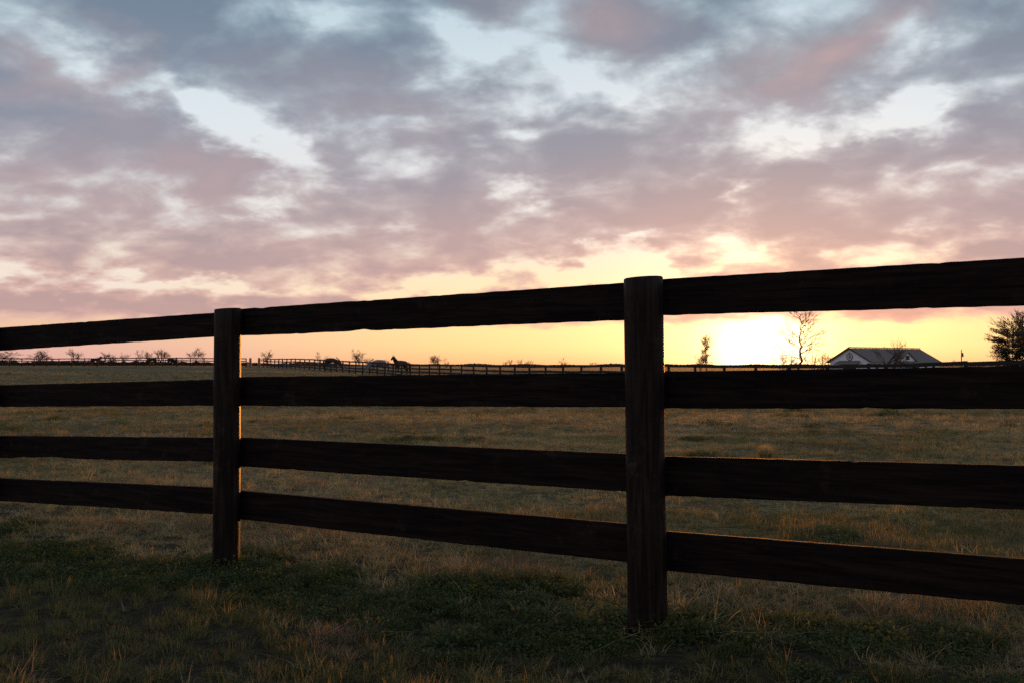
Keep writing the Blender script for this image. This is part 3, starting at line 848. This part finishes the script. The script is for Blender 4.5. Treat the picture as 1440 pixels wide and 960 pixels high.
def horse_mesh(pose, seed=0):
    """one continuous skinned body, facing +x, feet at z=0, 1.55 m at the withers"""
    V, E, Rr = [], [], []
    def a(p, r, par=None):
        V.append(p); Rr.append(r)
        if par is not None: E.append((par, len(V) - 1))
        return len(V) - 1
    hips = a((-.62, 0, 1.22), (.27, .25))
    loin = a((-.25, 0, 1.19), (.27, .30), hips)
    chest = a((.18, 0, 1.16), (.26, .33), loin)
    sh = a((.48, 0, 1.17), (.23, .30), chest)
    rump = a((-.84, 0, 1.20), (.19, .18), hips)
    if pose == 'graze':
        neck = [((.72, 0, 1.08), (.15, .22)), ((.98, .02, .80), (.11, .16)), ((1.18, .04, .52), (.09, .12))]
        head = [((1.27, .05, .36), (.085, .12)), ((1.30, .05, .18), (.07, .085)), ((1.31, .05, .06), (.055, .06))]
        ear = (1.16, .05, .56)
    else:
        neck = [((.68, 0, 1.30), (.22, .24)), ((.82, 0, 1.48), (.17, .19)), ((.92, 0, 1.64), (.13, .14))]
        head = [((1.02, 0, 1.66), (.11, .12)), ((1.17, 0, 1.52), (.085, .09)), ((1.27, 0, 1.41), (.065, .065))]
        ear = (.94, 0, 1.74)
    p = sh
    for q, r in neck + head: p = a(q, r, p)
    # fore legs
    for s, dx in ((-1, .0), (1, .10 if pose == 'graze' else .02)):
        e = a((.46, .15 * s, .88), (.10, .13), sh)
        k = a((.47 + dx, .15 * s, .48), (.055, .06), e)
        f = a((.47 + dx, .15 * s, .16), (.04, .042), k)
        a((.50 + dx, .15 * s, .03), (.055, .06), f)
    for s, dx in ((-1, -.08), (1, .06)):
        st = a((-.55 + dx * .4, .16 * s, .86), (.13, .17), hips)
        gk = a((-.66 + dx, .16 * s, .64), (.085, .10), st)
        hk = a((-.80 + dx, .16 * s, .50), (.055, .065), gk)
        f = a((-.76 + dx, .16 * s, .16), (.04, .044), hk)
        a((-.72 + dx, .16 * s, .03), (.055, .06), f)
    me = bpy.data.meshes.new('body')
    me.from_pydata(V, E, [])
    o = bpy.data.objects.new('body_tmp', me); COL.objects.link(o)
    sk = o.modifiers.new('Skin', 'SKIN'); sk.use_smooth_shade = True; sk.branch_smoothing = .6
    for i, r in enumerate(Rr):
        me.skin_vertices[0].data[i].radius = r
        me.skin_vertices[0].data[i].use_root = (i == 0)
    sb = o.modifiers.new('Sub', 'SUBSURF'); sb.levels = 2; sb.render_levels = 2
    dg = bpy.context.evaluated_depsgraph_get()
    out = bpy.data.meshes.new_from_object(o.evaluated_get(dg)); out.name = 'body'
    bpy.data.objects.remove(o)
    # mane, tail, ears as their own pieces
    t = MB(); pts = [(-.98, 0, 1.24), (-1.08, 0, 1.08), (-1.10, 0, .80), (-1.07, 0, .50), (-1.05, 0, .32)]; rr = [.05, .075, .085, .06, .01]
    for i in range(4): t.tube(pts[i], pts[i + 1], rr[i], rr[i + 1], 7, cap=(i in (0, 3)))
    mn = MB()
    ch = [Vector((.50, 0, 1.46))] + [Vector(q) for q, _ in neck]
    tops = []
    for i, c in enumerate(ch):
        d = (ch[min(i + 1, 3)] - ch[max(i - 1, 0)]).normalized(); up = Vector((-d.z, 0, d.x))
        off = (0.0, .22, .16, .13)[i]
        tops.append(c + up * off)
    for i in range(3):
        mn.tube(tops[i], tops[i + 1], .05, .045, 6, True)
    er = MB()
    for s in (-1, 1):
        e0 = Vector(ear) + Vector((0, .06 * s, 0))
        tip = e0 + (Vector((.04, .02 * s, .15)) if pose != 'graze' else Vector((-.10, .04 * s, .10)))
        er.tube(e0, tip, .035, .008, 5)
    return out, t.mesh('tail', True), mn.mesh('mane', True), er.mesh('ears', True)
HM = {p: horse_mesh(p) for p in ('graze', 'stand')}
def horse(label, pose, px, Y, coat_m, mane_m, rz, size=1.0, group=None):
    X = (px - 720) / F * Y
    root = empty('horse', (X, Y, gzf(X, Y) - .01), label, 'horse', group, R(rz))
    root.scale = (size,) * 3
    b, t, m, e = (x.copy() for x in HM[pose])
    for nm, me, mt in (('body', b, coat_m), ('tail', t, mane_m), ('mane', m, mane_m), ('ears', e, coat_m)):
        me.materials.clear(); link(nm, me, mt, root)
horse('lone dark horse with raised head on the crest, behind the thin fence', 'stand', 134, 176, M_BLACK, M_MANE, 35, 1.0)
horse('larger dark grazing horse of the pair on the crest', 'graze', 214, 176, M_BLACK, M_MANE, 168, 1.1)
horse('smaller dark horse of the crest pair, seen nearly end-on', 'graze', 241, 178, M_BLACK, M_MANE, 50, 1.06)
horse('dark bay horse grazing with head down by the long fence', 'graze', 467, 118, M_BAY, M_MANE, -25, 1.14)
horse('pale grey horse grazing by the long fence', 'graze', 532, 103, M_GREY, M_PALEMANE, 218, 1.14)
horse('dark horse standing head up behind the long fence', 'stand', 564, 99.5, M_BAY, M_MANE, 232, 1.12)

# ------------------------------------------------------------------ grass, weeds
def build_grass():
    rng = np.random.default_rng(11)
    lib = bpy.data.collections.new('grass_tuft_kinds')
    def tuft(name, mat, n, lmin, lmax, wid, spread, lean, seg=3):
        V, Fc = [], []
        for _ in range(n):
            a = rng.uniform(0, 6.283); r = spread * math.sqrt(rng.random())
            bx, by = r * math.cos(a), r * math.sin(a)
            L = rng.uniform(lmin, lmax); wd = wid * rng.uniform(.6, 1.2)
            da = a + rng.normal(0, .9); k = abs(rng.normal(0, lean)) + .12
            sx, sy = -math.sin(da + rng.normal(0, .5)), math.cos(da)
            b0 = len(V)
            for i in range(seg + 1):
                t = i / seg
                out = L * k * t * t; up = L * t * (1 - .35 * min(k, 1.4) * t)
                w = wd * (1 - t) ** .7
                x, y, z = bx + math.cos(da) * out, by + math.sin(da) * out, max(up, .002) - .006
                if i < seg: V.append((x - sx * w / 2, y - sy * w / 2, z)); V.append((x + sx * w / 2, y + sy * w / 2, z))
                else: V.append((x, y, z))
            for i in range(seg - 1):
                q = b0 + 2 * i; Fc.append((q, q + 1, q + 3, q + 2))
            q = b0 + 2 * (seg - 1); Fc.append((q, q + 1, q + 2))
        me = mesh(name, V, Fc); me.materials.append(mat)
        o = bpy.data.objects.new(name, me); lib.objects.link(o)
    def leafpatch(name, mat, n, rad, size):
        V, Fc = [], []
        for _ in range(n):
            a = rng.uniform(0, 6.283); r = rad * math.sqrt(rng.random())
            c = Vector((r * math.cos(a), r * math.sin(a), rng.uniform(.012, .055) * (1 - .4 * r / rad)))
            s = size * rng.uniform(.6, 1.3)
            nrm = Vector((rng.normal(0, .45), rng.normal(0, .45), 1)).normalized()
            e1 = nrm.orthogonal().normalized(); e1.rotate(Matrix.Rotation(rng.uniform(0, 6.28), 3, nrm)); e2 = nrm.cross(e1)
            b0 = len(V); m_ = 7
            for i in range(m_):
                t = 2 * math.pi * i / m_; rr = s * (1 - .25 * (i == 0)) * (1 + .18 * math.cos(3 * t))
                V.append(tuple(c + (e1 * math.cos(t) + e2 * math.sin(t)) * rr + nrm * (.25 * s * (math.cos(t) ** 2))))
            Fc.append(tuple(range(b0, b0 + m_)))
            V += [(c.x - .001, c.y, 0), (c.x + .001, c.y, 0)]; Fc.append((len(V) - 2, len(V) - 1, b0))
        me = mesh(name, V, Fc); me.materials.append(mat)
        o = bpy.data.objects.new(name, me); lib.objects.link(o)
    # index order follows the names
    tuft('a0_dry', M_DRY, 36, .025, .070, .0038, .055, 1.3)
    tuft('a1_dry', M_DRY, 34, .025, .065, .0038, .06, 2.0)
    tuft('a2_green', M_GREEN, 34, .03, .075, .0038, .05, .8)
    tuft('a3_green', M_GREEN, 30, .025, .055, .0038, .055, 1.4)
    tuft('a4_russet', M_RUSSET, 28, .035, .090, .0030, .05, 1.1)
    leafpatch('a5_weed', M_LEAF, 95, .075, .0048)
    leafpatch('a6_weed', M_LEAF, 70, .075, .0065)
    tuft('a7_tall', M_DRY, 12, .07, .13, .0030, .03, .8, 4)
    pts, rots, scl, idx = [], [], [], []
    def band(y0, y1, per_m2, s0, s1, wscale=1.0):
        half = (720 / F) * 1.12
        area = half * (y1 * y1 - y0 * y0) + 4.4 * (y1 - y0)
        n = int(area * per_m2)
        y = np.sqrt(rng.uniform(y0 * y0, y1 * y1, n)); hw = half * y + 2.2
        x = rng.uniform(-1, 1, n) * hw
        z = gz(x, y)
        dist = (x - P1.x) * FN.x + (y - P1.y) * FN.y
        nz = lambda f, o: np.array([noise.noise(Vector((a * f + o, b * f, o))) for a, b in zip(x, y)])
        n1 = nz(.9, 3.1); n2 = nz(.28, 9.7); n3 = nz(2.3, 5.5)
        weed = np.exp(-((dist + .10) / .62) ** 2) * 1.05 + n1 * 1.2 + n3 * .7
        green = n2 * 1.1 + n1 * .7 + (dist < -.1) * .85 + rng.normal(0, .25, n)
        russ = n3 + n1 * .5 + rng.normal(0, .3, n) + .25 * np.exp(-((dist - .9) / .8) ** 2)
        keep = rng.random(n) < np.clip(.80 + .9 * n3 + .4 * n1, .50, 1.0)
        k = np.where(rng.random(n) < .5, 0, 1)
        k = np.where(green > .22, np.where(rng.random(n) < .6, 2, 3), k)
        k = np.where(russ > .55, 4, k)
        k = np.where((weed > .80) & (rng.random(n) < .72), np.where(rng.random(n) < .6, 5, 6), k)
        k = np.where(rng.random(n) < .006, 7, k)
        s = rng.uniform(s0, s1, n) * (1 + .35 * n1)
        s = s * np.where(rng.random(n) < .08, 1.45, 1.0)
        for pp, kk in ((P1, .25), (P2, .9)): s = s * (1 + kk * np.exp(-((x - pp.x) ** 2 + (y - pp.y) ** 2) / .20 ** 2))
        pts.append(np.stack([x, y, z], 1)[keep]); idx.append(k[keep])
        rots.append(np.stack([rng.normal(0, .18, n), rng.normal(0, .18, n), rng.uniform(0, 6.283, n)], 1)[keep])
        scl.append(s[keep])
    band(1.2, 7.0, 430, .50, .95)
    band(7.0, 16, 150, .65, 1.15)
    band(16, 40, 36, .9, 1.6)
    band(40, 110, 4.0, 1.5, 2.6)
    Pt = np.concatenate(pts); Ro = np.concatenate(rots); Sc = np.concatenate(scl); Ix = np.concatenate(idx)
    me = bpy.data.meshes.new('pasture_grass')
    me.from_pydata(Pt.tolist(), [], [])
    at = me.attributes.new('rot', 'FLOAT_VECTOR', 'POINT'); at.data.foreach_set('vector', Ro.astype(np.float32).ravel())
    at = me.attributes.new('scl', 'FLOAT', 'POINT'); at.data.foreach_set('value', Sc.astype(np.float32))
    at = me.attributes.new('idx', 'INT', 'POINT'); at.data.foreach_set('value', Ix.astype(np.int32))
    o = link('pasture_grass', me)
    tag(o, 'short dormant pasture grass with green weeds along the fence line', 'grass', kind='stuff')
    t = bpy.data.node_groups.new('scatter_grass', 'GeometryNodeTree')
    t.interface.new_socket('Geometry', in_out='INPUT', socket_type='NodeSocketGeometry')
    t.interface.new_socket('Geometry', in_out='OUTPUT', socket_type='NodeSocketGeometry')
    N = t.nodes.new; L = t.links.new
    gi = N('NodeGroupInput'); go = N('NodeGroupOutput')
    ci = N('GeometryNodeCollectionInfo'); ci.inputs['Collection'].default_value = lib
    ci.inputs['Separate Children'].default_value = True; ci.inputs['Reset Children'].default_value = True
    ip = N('GeometryNodeInstanceOnPoints'); ip.inputs['Pick Instance'].default_value = True
    def attr(nm, ty):
        a = N('GeometryNodeInputNamedAttribute'); a.data_type = ty; a.inputs['Name'].default_value = nm; return a.outputs['Attribute']
    L(gi.outputs[0], ip.inputs['Points']); L(ci.outputs[0], ip.inputs['Instance'])
    L(attr('idx', 'INT'), ip.inputs['Instance Index'])
    L(attr('rot', 'FLOAT_VECTOR'), ip.inputs['Rotation']); L(attr('scl', 'FLOAT'), ip.inputs['Scale'])
    L(ip.outputs[0], go.inputs[0])
    md = o.modifiers.new('Scatter', 'NODES'); md.node_group = t
build_grass()

# a domed tussock out in the field, in front of the sun
def tussock():
    rng = random.Random(8)
    Y = 11.2; X = (1076 - 720) / F * Y; z = gzf(X, Y)
    V, Fc = [], []
    for _ in range(500):
        a = rng.uniform(0, 6.283); t = rng.random()
        r = .05 * math.sqrt(rng.random())
        k = rng.uniform(0, 1.25); L = .19 * rng.uniform(.75, 1.1)
        b0 = len(V); w = .004
        sx, sy = -math.sin(a) * w, math.cos(a) * w
        for i in range(4):
            q = i / 3
            th = k * q ** .7 * 1.1
            x = math.cos(a) * (r + L * q * math.sin(th)); y = math.sin(a) * (r + L * q * math.sin(th)); zz = max(.0, L * q * math.cos(th)) - .01
            ww = 1 - q
            V += [(x - sx * ww, y - sy * ww, zz), (x + sx * ww, y + sy * ww, zz)]
        for i in range(3): Fc.append((b0 + 2 * i, b0 + 2 * i + 1, b0 + 2 * i + 3, b0 + 2 * i + 2))
    o = link('grass_tussock', mesh('grass_tussock', V, Fc), M_DRY)
    o.location = (X, Y, z)
    tag(o, 'domed tussock of dry grass alone in the open field', 'tussock')
tussock()
